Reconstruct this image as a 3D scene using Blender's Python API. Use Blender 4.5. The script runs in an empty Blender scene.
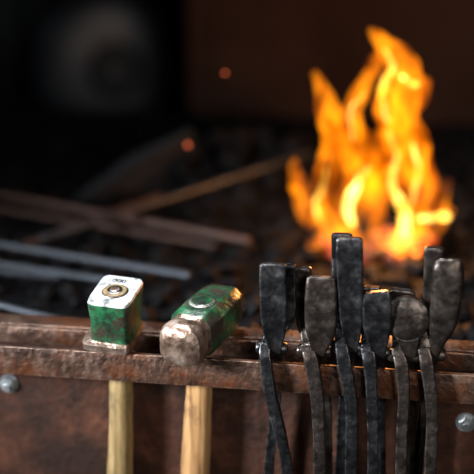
import bpy, bmesh, math, random
from mathutils import Vector, Matrix, noise
random.seed(7)
scene = bpy.context.scene
scene.view_settings.view_transform = 'Standard'
scene.view_settings.look = 'None'

# ---------------------------------------------------------------- camera
F = 474*100/36.0
PITCH = math.radians(20)
C = Vector((0, -1.3, 1.45))
fwd = Vector((0, math.cos(PITCH), -math.sin(PITCH)))
upv = Vector((0, math.sin(PITCH), math.cos(PITCH)))
rgt = Vector((1, 0, 0))
cam = bpy.data.cameras.new('camera'); camo = bpy.data.objects.new('camera', cam)
scene.collection.objects.link(camo)
camo.location = C; camo.rotation_euler = (math.radians(90)-PITCH, 0, 0)
cam.lens = 100; cam.sensor_width = 36; cam.clip_start = 0.05
cam.dof.use_dof = True; cam.dof.focus_distance = 1.285; cam.dof.aperture_fstop = 2.1
scene.camera = camo

def ray(px, py):
    return fwd + rgt*((px-237)/F) - upv*((py-237)/F)
def at_y(px, py, y):
    d = ray(px, py); return C + d*((y-C.y)/d.y)
def at_z(px, py, z):
    d = ray(px, py); return C + d*((z-C.z)/d.z)

# rail frame ------------------------------------------------------
PSI = math.radians(8.3)
O = C + ray(237, 361)*1.30
U = Vector((math.cos(PSI), -math.sin(PSI), 0)); V = Vector((math.sin(PSI), math.cos(PSI), 0)); Z = Vector((0,0,1))
def W(u, v, z):
    return O + U*u + V*v + Z*z
def R(px, py, v):
    d = ray(px, py); n = V
    t = (v - (C-O).dot(n))/d.dot(n)
    p = C + d*t - O
    return (p.dot(U), v, p.z)
ZR = 0.0
HZ = O.z - 0.05

# ---------------------------------------------------------------- materials
def mat_new(name):
    m = bpy.data.materials.new(name); m.use_nodes = True
    nt = m.node_tree; b = nt.nodes['Principled BSDF']
    return m, nt, b
def noise_mat(name, cols, scale=20, rough=0.6, metal=0.0, bump=0.2, bscale=None, detail=8, stretch=None, rvar=0.15, pos=None, bdist=0.002, spec=0.5,
              edge=None, edge_r=0.002, edge_amt=1.0, rust=None, rust_scale=12, rust_lo=0.5, rust_hi=0.62):
    m, nt, b = mat_new(name); N = nt.nodes; L = nt.links
    tc = N.new('ShaderNodeTexCoord'); mp = N.new('ShaderNodeMapping')
    L.new(tc.outputs['Object'], mp.inputs[0])
    if stretch: mp.inputs['Scale'].default_value = stretch
    n1 = N.new('ShaderNodeTexNoise'); n1.inputs['Scale'].default_value = scale; n1.inputs['Detail'].default_value = detail
    n1.inputs['Roughness'].default_value = 0.7
    L.new(mp.outputs[0], n1.inputs['Vector'])
    cr = N.new('ShaderNodeValToRGB'); L.new(n1.outputs['Fac'], cr.inputs[0])
    e = cr.color_ramp.elements
    k = len(cols)
    pos = pos or [0.32+0.36*i/(k-1) for i in range(k)]
    while len(e) < k: e.new(0.5)
    for i, c in enumerate(cols):
        e[i].position = pos[i]; e[i].color = (*c, 1)
    colout = cr.outputs[0]
    def mixin(fac, a, col):
        mx = N.new('ShaderNodeMix'); mx.data_type='RGBA'
        L.new(fac, mx.inputs[0]); L.new(a, mx.inputs[6]); mx.inputs[7].default_value = (*col,1)
        return mx.outputs[2]
    if rust:
        n3 = N.new('ShaderNodeTexNoise'); n3.inputs['Scale'].default_value = rust_scale; n3.inputs['Detail'].default_value = 7; n3.inputs['Roughness'].default_value=0.7
        L.new(tc.outputs['Object'], n3.inputs['Vector'])
        m3 = N.new('ShaderNodeMapRange'); m3.inputs[1].default_value = rust_lo; m3.inputs[2].default_value = rust_hi
        L.new(n3.outputs['Fac'], m3.inputs[0]); colout = mixin(m3.outputs[0], colout, rust)
    L.new(colout, b.inputs['Base Color'])
    b.inputs['Metallic'].default_value = metal
    b.inputs['Specular IOR Level'].default_value = spec
    mr = N.new('ShaderNodeMapRange'); mr.inputs['From Min'].default_value = 0.3; mr.inputs['From Max'].default_value = 0.7
    mr.inputs['To Min'].default_value = rough-rvar; mr.inputs['To Max'].default_value = rough+rvar
    L.new(n1.outputs['Fac'], mr.inputs['Value']); L.new(mr.outputs[0], b.inputs['Roughness'])
    n2 = N.new('ShaderNodeTexNoise'); n2.inputs['Scale'].default_value = bscale or scale*3; n2.inputs['Detail'].default_value = 6
    L.new(mp.outputs[0], n2.inputs['Vector'])
    bp = N.new('ShaderNodeBump'); bp.inputs['Strength'].default_value = bump; bp.inputs['Distance'].default_value = bdist
    L.new(n2.outputs['Fac'], bp.inputs['Height']); L.new(bp.outputs[0], b.inputs['Normal'])
    if edge:
        bv = N.new('ShaderNodeBevel'); bv.inputs['Radius'].default_value = edge_r; bv.samples = 6
        ge = N.new('ShaderNodeNewGeometry')
        dt = N.new('ShaderNodeVectorMath'); dt.operation='DOT_PRODUCT'
        L.new(bv.outputs[0], dt.inputs[0]); L.new(ge.outputs['Normal'], dt.inputs[1])
        me = N.new('ShaderNodeMapRange'); me.inputs[1].default_value = 0.985; me.inputs[2].default_value = 0.90
        me.inputs[3].default_value=0; me.inputs[4].default_value=edge_amt
        L.new(dt.outputs['Value'], me.inputs[0])
        mu = N.new('ShaderNodeMath'); mu.operation='MULTIPLY'
        m4 = N.new('ShaderNodeMapRange'); m4.inputs[1].default_value=0.38; m4.inputs[2].default_value=0.55
        L.new(n2.outputs['Fac'], m4.inputs[0]); L.new(me.outputs[0], mu.inputs[0]); L.new(m4.outputs[0], mu.inputs[1])
        colout = mixin(mu.outputs[0], colout, edge)
        L.new(colout, b.inputs['Base Color'])
        ad = N.new('ShaderNodeMath'); ad.operation='MAXIMUM'; ad.inputs[1].default_value = metal
        L.new(mu.outputs[0], ad.inputs[0]); L.new(ad.outputs[0], b.inputs['Metallic'])
    return m

M_rust = noise_mat('rusty_panel', [(0.016,0.007,0.0045),(0.048,0.018,0.010),(0.11,0.042,0.023)], 24, 0.7, 0.1, 0.9, 130, spec=0.2, rust=(0.02,0.009,0.006), rust_scale=7)
M_rail = noise_mat('rail_steel', [(0.022,0.011,0.007),(0.075,0.040,0.027),(0.19,0.118,0.086)], 42, 0.48, 0.5, 0.9, 170, rust=(0.11,0.035,0.013), rust_lo=0.50, rust_hi=0.62, rust_scale=20, edge=(0.55,0.37,0.28), edge_r=0.0018)
M_forged = noise_mat('forged_steel', [(0.026,0.026,0.028),(0.058,0.058,0.062),(0.13,0.13,0.135)], 60, 0.32, 0.9, 0.6, 120, bdist=0.002, edge=(0.7,0.69,0.7), edge_r=0.0018, rust=(0.045,0.028,0.02), rust_lo=0.56, rust_hi=0.72, rust_scale=28)
M_forged2 = noise_mat('forged_steel_brown', [(0.03,0.024,0.021),(0.074,0.060,0.052),(0.16,0.135,0.12)], 60, 0.34, 0.85, 0.6, 120, bdist=0.002, edge=(0.65,0.6,0.55), edge_r=0.0018, rust=(0.06,0.032,0.02), rust_lo=0.53, rust_hi=0.7, rust_scale=28)
M_bare = noise_mat('bare_steel', [(0.25,0.2,0.17),(0.42,0.38,0.35),(0.6,0.58,0.56)], 60, 0.38, 0.8, 0.4, 150)
M_copper = noise_mat('worn_face_steel', [(0.10,0.06,0.042),(0.33,0.22,0.165),(0.66,0.52,0.43)], 45, 0.34, 0.8, 0.8, 120, edge=(0.85,0.73,0.64), edge_r=0.003)
M_topface = noise_mat('polished_top', [(0.10,0.12,0.11),(0.55,0.57,0.57),(0.8,0.82,0.82)], 80, 0.45, 0.2, 0.5, 200, pos=[0.36,0.46,0.62])
M_green = noise_mat('worn_green_paint', [(0.02,0.02,0.018),(0.014,0.04,0.021),(0.015,0.10,0.040),(0.022,0.16,0.06),(0.28,0.28,0.26)], 42, 0.36, 0.05, 0.7, 120, pos=[0.36,0.43,0.51,0.62,0.68],
        rust=(0.035,0.028,0.019), rust_scale=24, rust_lo=0.49, rust_hi=0.56, edge=(0.6,0.57,0.5), edge_r=0.0035)
M_wood = noise_mat('ash_handle', [(0.09,0.04,0.015),(0.38,0.21,0.085),(0.62,0.41,0.20)], 70, 0.5, 0, 0.6, 110, stretch=(1,1,0.05), rust=(0.10,0.048,0.02), rust_scale=18, rust_lo=0.52, rust_hi=0.68)
M_wood2 = noise_mat('ash_handle_dirty', [(0.05,0.03,0.012),(0.24,0.16,0.065),(0.46,0.34,0.17)], 60, 0.5, 0, 0.6, 100, stretch=(1,1,0.06), rust=(0.07,0.05,0.022), rust_scale=18, rust_lo=0.48, rust_hi=0.64)
M_bolt = noise_mat('bolt_zinc', [(0.2,0.22,0.23),(0.45,0.48,0.5)], 60, 0.35, 0.6, 0.2)
M_coal = noise_mat('coal', [(0.0018,0.0018,0.0022),(0.004,0.004,0.0046),(0.008,0.008,0.0092)], 30, 0.65, 0.0, 0.8, 60, bdist=0.004, spec=0.10)
M_plate = noise_mat('hood_steel', [(0.020,0.0095,0.0068),(0.036,0.019,0.0145),(0.054,0.031,0.024)], 3, 0.65, 0.1, 0.2, 30, spec=0.2)
M_bar = noise_mat('bar_steel', [(0.025,0.029,0.037),(0.062,0.07,0.084)], 20, 0.45, 0.7, 0.2, 60)
M_barr = noise_mat('bar_rust', [(0.034,0.016,0.011),(0.085,0.043,0.031)], 20, 0.55, 0.3, 0.2, 60)
M_blow = noise_mat('blower_castiron', [(0.014,0.0165,0.021),(0.028,0.033,0.040)], 6, 0.42, 0.2, 0.2, 40, spec=0.4)
M_hub = noise_mat('blower_hub', [(0.010,0.011,0.013),(0.018,0.020,0.024)], 6, 0.5, 0.2, 0.2, 40, spec=0.3)
M_wall = noise_mat('soot_wall', [(0.004,0.0045,0.0055),(0.009,0.0095,0.0115)], 1.5, 0.8, 0, 0.3, 20, spec=0.2)
M_floor = noise_mat('concrete_floor', [(0.02,0.019,0.018),(0.05,0.047,0.044)], 4, 0.8, 0, 0.3, 40)

def emis(name, col, lo, hi):
    m, nt, b = mat_new(name)
    b.inputs['Base Color'].default_value = (0.01,0.008,0.008,1); b.inputs['Roughness'].default_value = 0.8
    n = nt.nodes.new('ShaderNodeTexNoise'); n.inputs['Scale'].default_value = 35
    tc = nt.nodes.new('ShaderNodeTexCoord'); nt.links.new(tc.outputs['Object'], n.inputs['Vector'])
    mr = nt.nodes.new('ShaderNodeMapRange'); mr.inputs[1].default_value=0.42; mr.inputs[2].default_value=0.65
    mr.inputs[3].default_value=lo; mr.inputs[4].default_value=hi
    nt.links.new(n.outputs['Fac'], mr.inputs[0]); nt.links.new(mr.outputs[0], b.inputs['Emission Strength'])
    b.inputs['Emission Color'].default_value = (*col,1)
    return m
M_ember = emis('ember', (1,0.10,0.008), 0.0, 0.8)
M_hot = emis('hot_ember', (1,0.22,0.02), 1.0, 4.0)
M_spark = emis('spark', (1,0.17,0.05), 1.0, 1.6)

# ---------------------------------------------------------------- mesh helpers
def empty(name, loc):
    o = bpy.data.objects.new(name, None); o.empty_display_size = 0.05
    scene.collection.objects.link(o); o.location = loc; return o
def mk(name, bm, mats, parent=None, origin=None, smooth=True, sharp=40):
    org = Vector(origin) if origin is not None else (Vector(parent.location) if parent else Vector((0,0,0)))
    bmesh.ops.recalc_face_normals(bm, faces=bm.faces)
    for v in bm.verts: v.co -= org
    me = bpy.data.meshes.new(name); bm.to_mesh(me); bm.free()
    if not isinstance(mats, (list, tuple)): mats = [mats]
    for m in mats: me.materials.append(m)
    if smooth:
        me.shade_smooth()
        try: me.set_sharp_from_angle(angle=math.radians(sharp))
        except Exception: pass
    o = bpy.data.objects.new(name, me); scene.collection.objects.link(o)
    if parent:
        o.parent = parent; o.location = (0,0,0) if origin is None else org-Vector(parent.location)
    else: o.location = org
    return o
def rings(bm, rr, mi=None):
    vs = [[bm.verts.new(p) for p in r] for r in rr]
    n = len(vs[0])
    for i in range(len(vs)-1):
        for j in range(n):
            f = bm.faces.new((vs[i][j], vs[i][(j+1)%n], vs[i+1][(j+1)%n], vs[i+1][j]))
            if mi: f.material_index = mi(i)
    f = bm.faces.new(vs[0][::-1]);
    if mi: f.material_index = mi(0)
    f = bm.faces.new(vs[-1])
    if mi: f.material_index = mi(len(vs)-1)
def sup(t, e):
    c, s = math.cos(t), math.sin(t)
    return (math.copysign(abs(c)**(2/e), c), math.copysign(abs(s)**(2/e), s))
def catmull(P, n=8):
    out = []
    for i in range(len(P)-1):
        p0 = P[max(i-1,0)]; p1 = P[i]; p2 = P[i+1]; p3 = P[min(i+2,len(P)-1)]
        for k in range(n):
            t = k/n
            out.append([0.5*((2*b)+(-a+c)*t+(2*a-5*b+4*c-d)*t*t+(-a+3*b-3*c+d)*t**3) for a,b,c,d in zip(p0,p1,p2,p3)])
    out.append(list(P[-1])); return out
def sweep(bm, pts, e=3.0, n=32, groove=0.0, sub=8, rough=0.0003, seed=0):
    S = catmull(pts, sub)
    P = [Vector(s[:3]) for s in S]
    rr = []; m = len(P)
    for i in range(m):
        T = (P[min(i+1,m-1)]-P[max(i-1,0)]).normalized()
        A = T.cross(Vector((0,1,0)))
        if A.length < 1e-4: A = Vector((1,0,0))
        A.normalize()
        if A.x < 0: A = -A
        B = T.cross(A).normalized()
        if B.y < 0: B = -B
        w = max(S[i][3],0.001)/2; t = max(S[i][4],0.001)/2
        def ring(c, k):
            r = []
            for j in range(n):
                x, y = sup(2*math.pi*(j+0.5)/n, e)
                if y < 0 and groove: y += groove*math.exp(-(x/0.45)**2)*min(1, w/0.010)
                q = c + A*(x*w*k) + B*(y*t*k)
                nn = noise.noise(q*90+Vector((seed*7.1,0,0)))*rough + noise.noise(q*30+Vector((seed*3.1,0,0)))*rough*2
                q = q + (A*x+B*y)*nn
                r.append(W(*q))
            return r
        cap = min(w,t)*0.35
        if i == 0: rr.append(ring(P[0]-T*cap, 0.78))
        rr.append(ring(P[i], 1))
        if i == m-1: rr.append(ring(P[i]+T*cap, 0.78))
    rings(bm, rr)
def boxw(bm, u0,u1,v0,v1,z0,z1, bev=0.001):
    b2 = bmesh.new()
    r = bmesh.ops.create_cube(b2, size=1)
    for v in b2.verts:
        v.co = Vector(((u0+u1)/2+v.co.x*(u1-u0), (v0+v1)/2+v.co.y*(v1-v0), (z0+z1)/2+v.co.z*(z1-z0)))
    if bev: bmesh.ops.bevel(b2, geom=b2.edges[:], offset=bev, segments=2, affect='EDGES', profile=0.5)
    mp = {}
    for v in b2.verts: mp[v] = bm.verts.new(W(*v.co))
    for f in b2.faces: bm.faces.new([mp[v] for v in f.verts])
    b2.free()
def lathe(bm, c, ax, prof, n=32):
    ax = ax.normalized(); a = ax.orthogonal().normalized(); b = ax.cross(a)
    rings(bm, [[c+ax*s+(a*math.cos(2*math.pi*j/n)+b*math.sin(2*math.pi*j/n))*max(r,1e-4) for j in range(n)] for s, r in prof])
def tube(bm, p, q, r, n=12):
    d = (q-p); lathe(bm, p, d, [(0,r*0.8),(r*0.2,r),(d.length-r*0.2,r),(d.length,r*0.8)], n)

# ---------------------------------------------------------------- forge body
forge = empty('forge_hearth', W(0, 0.6, ZR-0.93+0.0))
PV = 0.044
bm = bmesh.new(); boxw(bm, -0.75, 0.75, PV, PV+0.004, -0.42, 0.0, 0.0008)
mk('front_panel', bm, M_rust, forge)
bm = bmesh.new(); boxw(bm, -0.75, 0.75, PV+0.004, PV+0.03, -0.004, 0.004, 0.001); boxw(bm, -0.75,0.75, PV-0.004, PV-0.0005, -0.014, 0.004, 0.001)
mk('rim_angle_bar', bm, M_rail, forge)
bm = bmesh.new(); boxw(bm, -0.75, 0.75, PV+0.005, 1.15, -0.11, -0.10, 0.001)
boxw(bm, -0.755, -0.75, PV, 1.15, -0.2, 0.004, 0.001); boxw(bm, 0.75, 0.755, PV, 1.15, -0.2, 0.004, 0.001)
mk('hearth_pan', bm, M_plate, forge)
bm = bmesh.new()
zf = -O.z
for uu in (-0.72, 0.72):
    for vv in (PV+0.04, 1.1):
        boxw(bm, uu-0.025, uu+0.025, vv-0.025, vv+0.025, zf, -0.1, 0.002)
mk('legs', bm, M_plate, forge)
ub = R(193, 60, 1.15)[0]
bm = bmesh.new(); boxw(bm, ub, 0.95, 1.15, 1.158, -0.11, 0.75, 0.001)
boxw(bm, ub-0.006, ub+0.012, 1.135, 1.149, -0.11, 0.75, 0.002)
mk('back_plate', bm, M_plate, forge)

rack = empty('tool_rail', W(0,0,-0.015))
bm = bmesh.new(); boxw(bm, -0.7, 0.7, 0.0, 0.006, -0.031, 0.0, 0.0012)
mk('flat_bar', bm, M_rail, rack)
bm = bmesh.new()
for uu in (-0.66, 0.66): boxw(bm, uu-0.012, uu+0.012, 0.006, PV-0.0045, -0.028, -0.004, 0.001)
mk('standoffs', bm, M_rail, rack)

def bolt(px, py, r=0.0085):
    c = W(*R(px, py, PV-0.0003)); ax = -V
    e = empty('hex_bolt', c)
    bm = bmesh.new(); lathe(bm, c, ax, [(0,r*1.25),(0.0012,r*1.25),(0.0014,r*1.1)], 28); mk('washer', bm, M_bolt, e)
    bm = bmesh.new(); lathe(bm, c+ax*0.0012, ax, [(0,r*0.95),(0.004,r*0.95),(0.0055,r*0.75)], 6); mk('head', bm, M_bolt, e, sharp=20)
    bm = bmesh.new(); lathe(bm, c+ax*0.006, ax, [(0,r*0.4),(0.003,r*0.4),(0.0037,r*0.3)], 16); mk('stud', bm, M_bolt, e)
bolt(9, 383); bolt(466, 422)

# ---------------------------------------------------------------- hammers
mm = 0.001
GV = 0.023
u0, _, _ = R(118, 353, GV)
h1 = empty('sledge_hammer', W(u0, GV, 0.03))
yaw1 = math.radians(-7)
def loft_v(bm, u0, v0, secs, yaw, e=6, n=32, mi=None, lean=0.0):
    rr = []
    for z, hw, hd, du, dv in secs:
        r = []
        for j in range(n):
            x, y = sup(2*math.pi*(j+0.5)/n, e)
            x = x*hw+du; y = y*hd+dv
            X = x*math.cos(yaw)-y*math.sin(yaw); Y = x*math.sin(yaw)+y*math.cos(yaw)
            r.append(W(u0+X, v0+Y-z*lean, z + Y*lean))
        rr.append(r)
    rings(bm, rr, mi)
LEAN = math.tan(math.radians(9))
TZ = 60*mm
secs = [(2*mm,24*mm,25*mm,-4*mm,0),(3.5*mm,25.5*mm,27*mm,-4*mm,0),(10*mm,25.5*mm,27*mm,-4*mm,0),(11.5*mm,24*mm,25*mm,-3*mm,0),(13*mm,21.5*mm,23.5*mm,0,0),
        (18*mm,20.5*mm,23.5*mm,0,0),(34*mm,20.5*mm,24*mm,1*mm,0),(51*mm,22*mm,27*mm,2*mm,0),(57.5*mm,22*mm,27.5*mm,2*mm,0),(TZ,21*mm,26.5*mm,2*mm,0)]
secs = [(s[0]+2.8*mm,)+s[1:] for s in secs]; TZ += 2.8*mm
bm = bmesh.new()
loft_v(bm, u0, GV, secs, yaw1, e=7, mi=lambda i: 1 if i < 4 else (2 if i >= 8 else 0), lean=LEAN)
mk('head', bm, [M_green, M_copper, M_topface], h1, sharp=50)
nrm = (Z - V*LEAN).normalized()
def topP(du, dv): return W(u0+0.002+du, GV-TZ*LEAN+dv, TZ+dv*LEAN)
ct = topP(0,-0.002)
bm = bmesh.new(); lathe(bm, ct, nrm, [(-0.004,0.0135),(0.0002,0.0135),(0.0008,0.0128)], 32); mk('eye_ring', bm, M_forged2, h1)
bm = bmesh.new(); lathe(bm, ct, nrm, [(0,0.0118),(0.0014,0.0118),(0.0018,0.0110)], 32); mk('wood_end', bm, M_wood2, h1)
bm = bmesh.new(); lathe(bm, ct, nrm, [(0,0.0078),(0.0022,0.0078),(0.0024,0.0072)], 24); mk('wedge_ring', bm, M_forged, h1)
bm = bmesh.new(); lathe(bm, ct, nrm, [(0.0,0.0050),(0.0026,0.0050),(0.003,0.0040)], 16); mk('wedge_core', bm, M_copper, h1)
tcv = bpy.data.curves.new('stamp', 'FONT'); tcv.body = '1000'; tcv.size = 0.010; tcv.extrude = 0.0002; tcv.align_x='CENTER'
to = bpy.data.objects.new('stamp_mark', tcv); scene.collection.objects.link(to); tcv.materials.append(M_forged)
to.parent = h1; to.location = topP(-0.003, 0.0145)+nrm*0.0004-h1.location; to.rotation_euler = (math.atan(LEAN), 0, -PSI+yaw1)
def handle(par, pts, mat, name='handle'):
    bm = bmesh.new(); sweep(bm, pts, e=2.3, n=24, rough=0.0004); mk(name, bm, mat, par)
def PX(px, py, v, w, t):
    a = R(px, py, v); return (a[0], a[1], a[2], w*mm, t*mm)
handle(h1, [PX(121,349,GV,22,20),PX(121,385,GV,24,22),PX(121,430,GV,25,23),PX(120,480,GV,27,24),PX(119,560,GV,30,25),PX(118,640,GV,29,24)], M_wood2)
# hammer 2
u2, _, _ = R(203, 358, GV)
h2 = empty('cross_peen_hammer', W(u2, GV, 0.022))
yb = math.radians(24)
ax = (Vector((math.sin(yb), math.cos(yb), 0)) + Z*0.06).normalized(); sx = ax.cross(Z).normalized(); sz = sx.cross(ax).normalized()
cc = W(u2, GV, 0.0275)
bm = bmesh.new(); rr = []
S2 = [(-57,11,10,2.6),(-56,17,16,2.8),(-52.5,21.5,20.5,3),(-46,23,22.5,3),(-38,22.5,22,3.2),(-31,20.5,20,4),(-26,21.5,21.5,5),(-20,24,24,6),(-5,24.5,24,6),(15,24.5,24,6),(32,24,23.5,5),(44,23,22,5),(50,21.5,20.5,4.5),(52,19,18,4)]
n = 40
for s, hw, hh, e in S2:
    r = []
    for j in range(n):
        x, y = sup(2*math.pi*(j+0.5)/n, e)
        k = min(1, 1.60/(abs(x)+abs(y)))
        q = cc + ax*(s*mm) + sx*(x*k*hw*mm) + sz*(y*k*hh*mm)
        q += (sx*x+sz*y)*noise.noise(q*60)*0.001
        r.append(q)
    rr.append(r)
rings(bm, rr, lambda i: 0 if i < 6 else 1)
mk('head', bm, [M_copper, M_green], h2, sharp=35)
topc = cc + sz*0.0238
bm = bmesh.new(); lathe(bm, topc, sz, [(0,0.013),(0.0008,0.013),(0.0014,0.012)], 28); mk('eye_ring', bm, M_bare, h2)
bm = bmesh.new(); lathe(bm, topc, sz, [(0,0.0118),(0.002,0.0118),(0.0026,0.010)], 28); mk('wood_end', bm, M_green, h2)
handle(h2, [PX(200,360,GV,25,21),PX(199,395,GV,27,22),PX(197,430,GV,29,24),PX(195,480,GV,30,25),PX(193,560,GV,33,26),PX(190,640,GV,31,25)], M_wood)

# ---------------------------------------------------------------- tongs
tongs_i = [0]
def tongs(A, B, boss, mat=M_forged, eA=8, eB=8, gA=0.0, gB=0.0, disc=None):
    """A: front jaw -> back rein, B: back jaw -> front rein. boss=(px,py,halfwidth px)"""
    k = tongs_i[0]; tongs_i[0] += 1
    bu, bv, bz = R(boss[0], boss[1], 0.003)
    e = empty('blacksmith_tongs', W(bu, bv, bz))
    def prof(pts): # reins become rounder/slimmer than jaws
        return [PX(*p) for p in pts]
    bm = bmesh.new(); sweep(bm, prof(A), e=eA, groove=gA, seed=k*2+1, sub=7)
    if disc:
        c = W(*R(disc[0], disc[1], disc[3])); r = disc[2]*mm
        lathe(bm, c+V*0.006, -V+Z*0.12, [(0,r*0.85),(0.0015,r*0.98),(0.007,r),(0.0095,r*0.95),(0.0115,r*0.8),(0.0128,r*0.5),(0.0132,r*0.05)], 40)
    mk('front_jaw_half', bm, mat, e, sharp=35)
    bm = bmesh.new(); sweep(bm, prof(B), e=eB, groove=gB, seed=k*2+2, sub=7)
    mk('back_jaw_half', bm, mat, e, sharp=35)
    bm = bmesh.new(); hw = boss[2]*mm
    lathe(bm, W(bu-hw-0.005, bv-0.002, bz), U, [(0,0.002),(0.001,0.0050),(0.003,0.0062),(2*hw+0.007,0.0062),(2*hw+0.009,0.0050),(2*hw+0.010,0.002)], 20)
    mk('rivet', bm, mat, e)
# 1
tongs(A=[(273,265,-.006,25,8),(273,285,-.007,26,9),(274,312,-.007,26,10),(275,328,-.004,23,14),(276,343,.003,13,24),(278,360,.014,10,12),(276,400,.021,10,9),(272,440,.022,10,9),(269,480,.023,10,9),(266,620,.025,9,9)],
      B=[(286,266,.010,18,8),(287,290,.010,18,8),(286,315,.009,18,10),(274,332,.006,17,14),(267,345,.003,13,24),(266,360,-.006,12,13),(270,390,-.010,11,10),(277,420,-.012,11,10),(284,450,-.012,11,10),(287,480,-.012,11,10),(288,620,-.02,10,9)],
      boss=(272,347,11), gA=0.7)
# 2
tongs(A=[(321,278,-.008,27,9),(321,290,-.009,30,10),(321,320,-.009,31,11),(321,334,-.006,26,15),(320,346,.003,13,24),(321,362,.014,10,12),(326,400,.021,10,9),(328,480,.022,10,9),(330,620,.022,9,9)],
      B=[(303,269,.012,16,9),(304,290,.012,18,9),(306,320,.010,19,10),(309,334,.006,16,14),(309,346,.003,13,24),(312,362,-.006,14,13),(317,395,-.010,13,10),(319,430,-.011,12,10),(320,480,-.011,12,10),(319,620,-.02,10,9)],
      boss=(314,350,12), mat=M_forged2, gA=0.25, eA=5)
# 3
tongs(A=[(350,239,-.008,24,9),(350,255,-.009,25,10),(351,292,-.009,24,11),(352,322,-.007,21,15),(352,340,.003,13,24),(350,358,.014,10,12),(344,400,.021,10,9),(340,480,.022,10,9),(336,620,.022,9,9)],
      B=[(342,235,.010,20,8),(342,260,.010,20,9),(342,300,.009,18,10),(342,325,.006,15,14),(342,340,.003,13,24),(344,358,-.006,14,13),(349,385,-.010,12,10),(352,420,-.011,12,10),(351,480,-.011,12,10),(350,620,-.02,10,9)],
      boss=(347,346,11), gA=0.8)
# 4
tongs(A=[(376,293,-.008,25,9),(377,302,-.009,27,10),(377,322,-.009,27,11),(378,335,-.006,22,15),(379,347,.003,13,24),(380,362,.014,10,12),(381,400,.021,8,9),(382,480,.022,8,9),(383,620,.022,8,9)],
      B=[(371,288,.010,20,9),(370,300,.010,20,9),(370,320,.010,17,10),(369,334,.006,15,14),(368,346,.003,13,24),(370,362,-.006,13,13),(372,395,-.010,11,10),(373,430,-.011,11,10),(373,480,-.011,11,10),(373,620,-.02,10,9)],
      boss=(374,351,11), mat=M_forged, gA=0.4)
# 5 round end
tongs(A=[(407,318,-.002,28,8),(408,336,-.003,22,12),(410,348,.003,13,22),(411,364,.014,10,12),(412,400,.021,9,9),(411,480,.022,9,9),(410,620,.022,8,9)],
      B=[(402,291,.012,24,8),(401,300,.013,30,8),(400,320,.012,24,9),(400,336,.008,16,13),(399,350,.003,13,22),(402,366,-.006,13,13),(404,395,-.010,11,10),(402,430,-.011,11,10),(401,480,-.011,11,10),(400,620,-.02,10,9)],
      boss=(404,355,11), mat=M_forged2, disc=(407,319,22,-.004))
# 6
tongs(A=[(448,261,-.010,25,9),(448,270,-.012,29,11),(446,302,-.012,29,13),(443,324,-.009,26,14),(438,339,-.002,16,18),(435,351,.004,12,20),(431,370,.014,10,12),(424,410,.021,9,9),(418,480,.022,9,9),(412,620,.022,8,9)],
      B=[(434,249,.008,18,9),(433,270,.008,17,9),(431,305,.008,16,10),(428,330,.005,15,14),(425,346,.003,13,22),(427,364,-.006,13,13),(431,395,-.010,12,10),(432,430,-.011,12,10),(430,480,-.011,12,10),(428,620,-.02,10,9)],
      boss=(430,353,11), mat=M_forged2, eA=2.8)

# ---------------------------------------------------------------- coal bed
bm = bmesh.new()
NX, NY = 90, 70
def hgt(u, v):
    return 0.012*noise.noise(Vector((u*6, v*6, 0))) + 0.008*noise.noise(Vector((u*20, v*20, 3)))
grid = [[bm.verts.new(W(-0.745+1.49*i/NX, 0.08+1.065*j/NY, -0.055 + hgt(-0.745+1.49*i/NX, 0.08+1.065*j/NY))) for i in range(NX+1)] for j in range(NY+1)]
for j in range(NY):
    for i in range(NX):
        bm.faces.new((grid[j][i],grid[j][i+1],grid[j+1][i+1],grid[j+1][i]))
def lump(bm, c, r, sub=1):
    res = bmesh.ops.create_icosphere(bm, subdivisions=sub, radius=1)
    sc = Vector((random.uniform(.7,1.2), random.uniform(.7,1.2), random.uniform(.5,.9)))
    off = Vector((random.random()*50,)*3)
    for v in res['verts']:
        p = v.co.copy(); k = 1+0.45*noise.noise(p*1.6+off)
        v.co = Vector((p.x*sc.x, p.y*sc.y, p.z*sc.z))*r*k + c
for i in range(1800):
    u = random.uniform(-0.6, 0.6); v = random.uniform(0.1, 1.1)
    r = random.uniform(0.006, 0.02)
    lump(bm, W(u, v, -0.05+hgt(u, v)+r*0.1), r)
def mound(px, py, rad, h, cnt):
    c = at_z(px, py, HZ)
    for i in range(cnt):
        a = random.uniform(0, 6.283); d = rad*math.sqrt(random.random())
        hh = h*(1-(d/rad)**2)
        lump(bm, c+Vector((math.cos(a)*d, math.sin(a)*d*0.7, random.uniform(0,1)*hh)), random.uniform(0.012,0.026))
mound(255, 185, 0.17, 0.085, 420)
mound(385, 240, 0.10, 0.015, 70)
mound(455, 200, 0.08, 0.03, 70)
mk('coal_bed', bm, M_coal, None, W(0,0.6,-0.05), smooth=False)
fc = at_z(385, 250, HZ+0.01)
bm = bmesh.new()
for i in range(60):
    a = random.uniform(0, 6.283); d = 0.07*math.sqrt(random.random())
    lump(bm, fc+Vector((math.cos(a)*d-0.01, math.sin(a)*d*0.7+0.01, random.uniform(-0.01,0.012))), random.uniform(0.006,0.014))
nf = len(bm.faces)
for i in range(26):
    lump(bm, at_z(402,247,HZ+0.018)+Vector((random.gauss(0,.010),random.gauss(0,.01),random.gauss(0,.006))), random.uniform(0.005,0.010))
bm.faces.ensure_lookup_table()
for f in bm.faces[nf:]: f.material_index = 1
mk('glowing_embers', bm, [M_ember, M_hot], None, fc, smooth=False)

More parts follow.
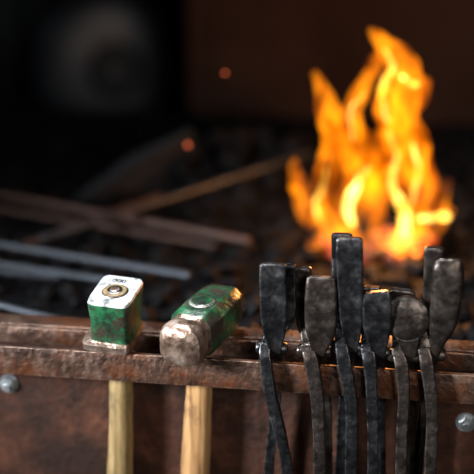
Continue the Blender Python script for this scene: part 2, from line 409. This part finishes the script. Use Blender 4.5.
# ---------------------------------------------------------------- flames
FY = fc.y
def flame_mat(name, c1, c2, s, sc, lo, hi, base=0.12):
    m = bpy.data.materials.new(name); m.use_nodes = True
    nt = m.node_tree; N = nt.nodes; L = nt.links; N.remove(N['Principled BSDF'])
    em = N.new('ShaderNodeEmission'); L.new(em.outputs[0], N['Material Output'].inputs['Volume'])
    tc = N.new('ShaderNodeTexCoord'); mp = N.new('ShaderNodeMapping'); mp.inputs['Scale'].default_value = (1,0.6,0.5)
    L.new(tc.outputs['Object'], mp.inputs[0])
    n = N.new('ShaderNodeTexNoise'); n.inputs['Scale'].default_value = sc; n.inputs['Detail'].default_value = 3; n.inputs['Distortion'].default_value = 1.0
    L.new(mp.outputs[0], n.inputs['Vector'])
    mr = N.new('ShaderNodeMapRange'); mr.inputs[1].default_value = lo; mr.inputs[2].default_value = hi
    mr.inputs[3].default_value = base*s; mr.inputs[4].default_value = s
    L.new(n.outputs['Fac'], mr.inputs[0]); L.new(mr.outputs[0], em.inputs['Strength'])
    mx = N.new('ShaderNodeMapRange'); mx.inputs[1].default_value = lo; mx.inputs[2].default_value = hi
    mix = N.new('ShaderNodeMix'); mix.data_type='RGBA'; mix.inputs[6].default_value=(*c1,1); mix.inputs[7].default_value=(*c2,1)
    L.new(n.outputs['Fac'], mx.inputs[0]); L.new(mx.outputs[0], mix.inputs[0]); L.new(mix.outputs[2], em.inputs['Color'])
    try: m.cycles.volume_step_rate = 0.2
    except Exception: pass
    return m
M_fl = flame_mat('flame_body', (1,0.16,0.0), (1,0.26,0.004), 72, 42, 0.42, 0.60, 0.14)
M_core = flame_mat('flame_core', (1,0.48,0.02), (1,0.65,0.12), 330, 36, 0.32, 0.58, 0.3)
def stroke(bm, pts, dy=0.0, amp=0.0045):
    S = catmull([list(p)+[0] for p in pts], 7)
    rr = []; m = len(S)
    P = [at_y(s[0], s[1], FY+dy+0.012*math.sin(i*0.35+dy*80)) for i, s in enumerate(S)]
    sc = (FY-C.y)/F*1.0
    for i in range(m):
        T = (P[min(i+1,m-1)]-P[max(i-1,0)]).normalized()
        A = T.cross(Vector((0,1,0))).normalized(); B = T.cross(A).normalized()
        r = max(S[i][2],1.2)*sc
        ring = []
        for j in range(14):
            a = 2*math.pi*j/14
            q = P[i]+A*math.cos(a)*r+B*math.sin(a)*r*0.9
            q += Vector(noise.noise_vector(q*22))*amp*1.6 + Vector(noise.noise_vector(q*60))*amp*0.9
            ring.append(q)
        rr.append(ring)
    rings(bm, rr)
fire = empty('forge_fire', fc)
def flame_obj(name, strokes, mat, vox):
    bm = bmesh.new()
    for i, s in enumerate(strokes): stroke(bm, s, dy=((i*37)%7-3)*0.006)
    o = mk(name, bm, mat, fire)
    md = o.modifiers.new('fuse', 'REMESH'); md.mode='VOXEL'; md.voxel_size = vox; md.use_smooth_shade=True
    return o
body = [
 [(402,256,8),(418,215,15),(424,180,17),(414,150,19),(398,122,21),(400,95,24),(406,72,19),(388,50,12),(371,30,3)],
 [(395,108,17),(418,95,14),(431,76,4)],
 [(378,236,11),(374,200,13),(372,170,14),(360,145,13),(352,122,11),(358,95,11),(372,70,9),(380,48,4)],
 [(335,238,12),(324,205,14),(330,170,16),(336,135,15),(328,105,12),(317,72,4)],
 [(310,246,7),(335,240,11),(365,241,11),(400,242,11)],
 [(316,225,10),(302,200,10),(298,175,7),(294,156,2)],
 [(400,245,12),(424,232,10),(440,214,9),(446,180,4)],
 [(412,215,14),(432,206,12),(451,216,5)],
 [(345,235,12),(352,195,13),(350,160,12),(340,140,7)],
 [(398,200,13),(392,160,12),(385,125,11),(378,100,6)],
 [(365,200,16),(385,165,16),(375,135,10)],
]
core = [
 [(352,226,4),(350,205,6),(358,185,5),(370,165,2)],
 [(404,236,3),(404,212,6),(394,190,4),(394,160,3),(384,130,2)],
 [(392,258,5),(402,238,6),(408,214,4)],
 [(418,222,3),(432,216,4),(446,214,6)],
 [(390,125,2),(382,105,3),(384,85,4),(392,68,3.5),(382,50,1.8)],
 [(400,75,2),(412,84,3.5),(424,84,2)],
 [(322,225,1.5),(316,200,3),(326,175,2.5),(334,150,1.5)],
 [(410,205,3),(420,175,3),(412,145,2)],
 [(356,140,1.5),(352,115,2.5),(362,90,1.5)],
]
flame_obj('flame_body', body, M_fl, 0.0022)
flame_obj('flame_core', core, M_core, 0.0018)
for (px, py, y, r) in [(188,145,FY+0.05,0.003),(225,73,FY+0.05,0.0025)]:
    c = at_y(px, py, y); bm = bmesh.new(); lump(bm, c, r*1.1, 2); mk('spark', bm, M_spark, None, c)

# ---------------------------------------------------------------- bars lying in the coals
def bar(name, a, b, r, mat, za=0.03, zb=0.03):
    p = at_z(a[0], a[1], HZ+za); q = at_z(b[0], b[1], HZ+zb)
    bm = bmesh.new(); tube(bm, p, q, r); mk(name, bm, mat, None, (p+q)/2)
bar('steel_rod', (-60,184),(250,241),0.005,M_barr,0.035,0.02)
bar('steel_rod', (-40,202),(215,246),0.0032,M_barr,0.03,0.01)
bar('steel_rod', (10,250),(160,196),0.005,M_barr,0.02,0.03)
bar('steel_rod', (40,240),(310,153),0.0045,M_bar,0.03,0.075)
bar('steel_rod', (-40,238),(190,276),0.005,M_bar,0.03,0.02)
bar('steel_rod', (-40,258),(130,284),0.0042,M_bar,0.03,0.02)
bar('steel_rod', (-40,268),(60,278),0.004,M_bar,0.03,0.02)
bar('steel_rod', (-40,296),(110,332),0.0042,M_bar,0.03,0.02)
def slab(name, pts, th, mat):
    P = [at_z(px, py, HZ+z) for px, py, z in pts]
    bm = bmesh.new(); n = (P[1]-P[0]).cross(P[2]-P[0]).normalized()*th
    t = [bm.verts.new(p) for p in P]; b = [bm.verts.new(p-n) for p in P]
    bm.faces.new(t); bm.faces.new(b[::-1])
    for i in range(len(P)): bm.faces.new((t[i],t[(i+1)%len(P)],b[(i+1)%len(P)],b[i]))
    mk(name, bm, mat, None, sum(P, Vector())/len(P), smooth=False)
slab('scrap_steel_plate', [(70,205,0.0),(200,185,0.0),(193,130,0.10),(130,158,0.06)], 0.006, M_blow)

# ---------------------------------------------------------------- blower
bc = at_y(112, 68, 1.5)
bl = empty('forge_blower', Vector((bc.x, bc.y, 0)))
bax = Vector((0.22,-1,0.10)).normalized()
rb = 0.175
bm = bmesh.new(); lathe(bm, bc, bax, [(-0.07,rb*0.88),(-0.05,rb*0.97),(-0.02,rb),(0.01,rb*0.98),(0.035,rb*0.88),(0.045,rb*0.72),(0.05,rb*0.5),(0.05,rb*0.3),(0.05,0.01)], 48)
mk('casing', bm, M_blow, bl)
bm = bmesh.new(); lathe(bm, bc+bax*0.05, bax, [(0,0.06),(0.03,0.052),(0.035,0.04),(0.02,0.035),(0.02,0.002)], 32); mk('intake_hub', bm, M_hub, bl)
bm = bmesh.new(); tube(bm, Vector((bc.x,bc.y,0)), Vector((bc.x,bc.y,bc.z-rb*0.9)), 0.03, 20); lathe(bm, Vector((bc.x,bc.y,0)), Z, [(0,0.18),(0.02,0.18),(0.03,0.1)], 32)
mk('stand', bm, M_blow, bl)
bm = bmesh.new(); tube(bm, bc+Vector((-0.02,0.02,-rb*0.75)), bc+Vector((0.40,0.0,-rb*0.95)), 0.04, 20); mk('outlet_pipe', bm, M_blow, bl)
bm = bmesh.new()
for px, w in ((8,0.05),(38,0.03)):
    c = at_y(px, 60, 2.2)
    lathe(bm, Vector((c.x,c.y,0)), Z, [(0,w),(2.99,w)], 16)
mk('support_post', bm, M_blow, None, (at_y(8,60,2.2).x, 2.2, 0))

# ---------------------------------------------------------------- room
def room_box(name, lo, hi, mat):
    bm = bmesh.new(); bmesh.ops.create_cube(bm, size=1)
    for v in bm.verts: v.co = Vector([(l+h)/2+c*(h-l) for l,h,c in zip(lo,hi,v.co)])
    mk(name, bm, mat, None, [(l+h)/2 for l,h in zip(lo,hi)], smooth=False)
room_box('floor', (-2.6,-2.6,-0.1), (2.6,3.1,0), M_floor)
room_box('wall_back', (-2.6,3.0,0), (2.6,3.1,3), M_wall)
room_box('wall_left', (-2.7,-2.6,0), (-2.6,3.1,3), M_wall)
room_box('wall_right', (2.6,-2.6,0), (2.7,3.1,3), M_wall)
room_box('wall_front', (-2.6,-2.7,0), (2.6,-2.6,3), M_wall)
room_box('ceiling', (-2.7,-2.7,3), (2.7,3.1,3.1), M_wall)

# ---------------------------------------------------------------- lights
def area(name, loc, tgt, size, power, col, sy=None, spread=180):
    l = bpy.data.lights.new(name, 'AREA'); l.energy = power; l.color = col; l.size = size
    l.spread = math.radians(spread)
    if sy: l.shape='RECTANGLE'; l.size_y = sy
    o = bpy.data.objects.new(name, l); scene.collection.objects.link(o); o.location = loc
    o.rotation_euler = (Vector(tgt)-Vector(loc)).to_track_quat('-Z','Y').to_euler()
area('skylight', (-0.35, 0.15, 2.5), (-0.05,-0.2,0.95), 0.5, 2.5, (0.90,0.95,1.0), spread=42)
area('window_light_left', (-2.0, -1.2, 1.7), (0.02,-0.14,0.93), 0.4, 8, (0.92,0.96,1.0), 0.8, spread=32)
area('front_fill_light', (0.7, -2.4, 1.9), (0,-0.1,0.9), 0.6, 1.6, (1,0.94,0.88), 1.0, spread=36)  # added fill lamp brightening the panel and tools from the front; no doorway exists
area('rear_window_light', (-2.2, 0.6, 2.2), (-0.5,1.6,1.0), 0.8, 0.7, (0.72,0.86,1.0), 0.8, spread=120)
pl = bpy.data.lights.new('fire_light', 'POINT'); pl.energy = 4.5; pl.color = (1,0.38,0.10); pl.shadow_soft_size = 0.04
po = bpy.data.objects.new('fire_light', pl); scene.collection.objects.link(po); po.location = at_y(378,180,FY)
w = bpy.data.worlds.new('world'); scene.world = w; w.use_nodes = True
w.node_tree.nodes['Background'].inputs[0].default_value = (0.5,0.6,0.75,1); w.node_tree.nodes['Background'].inputs[1].default_value = 0.03
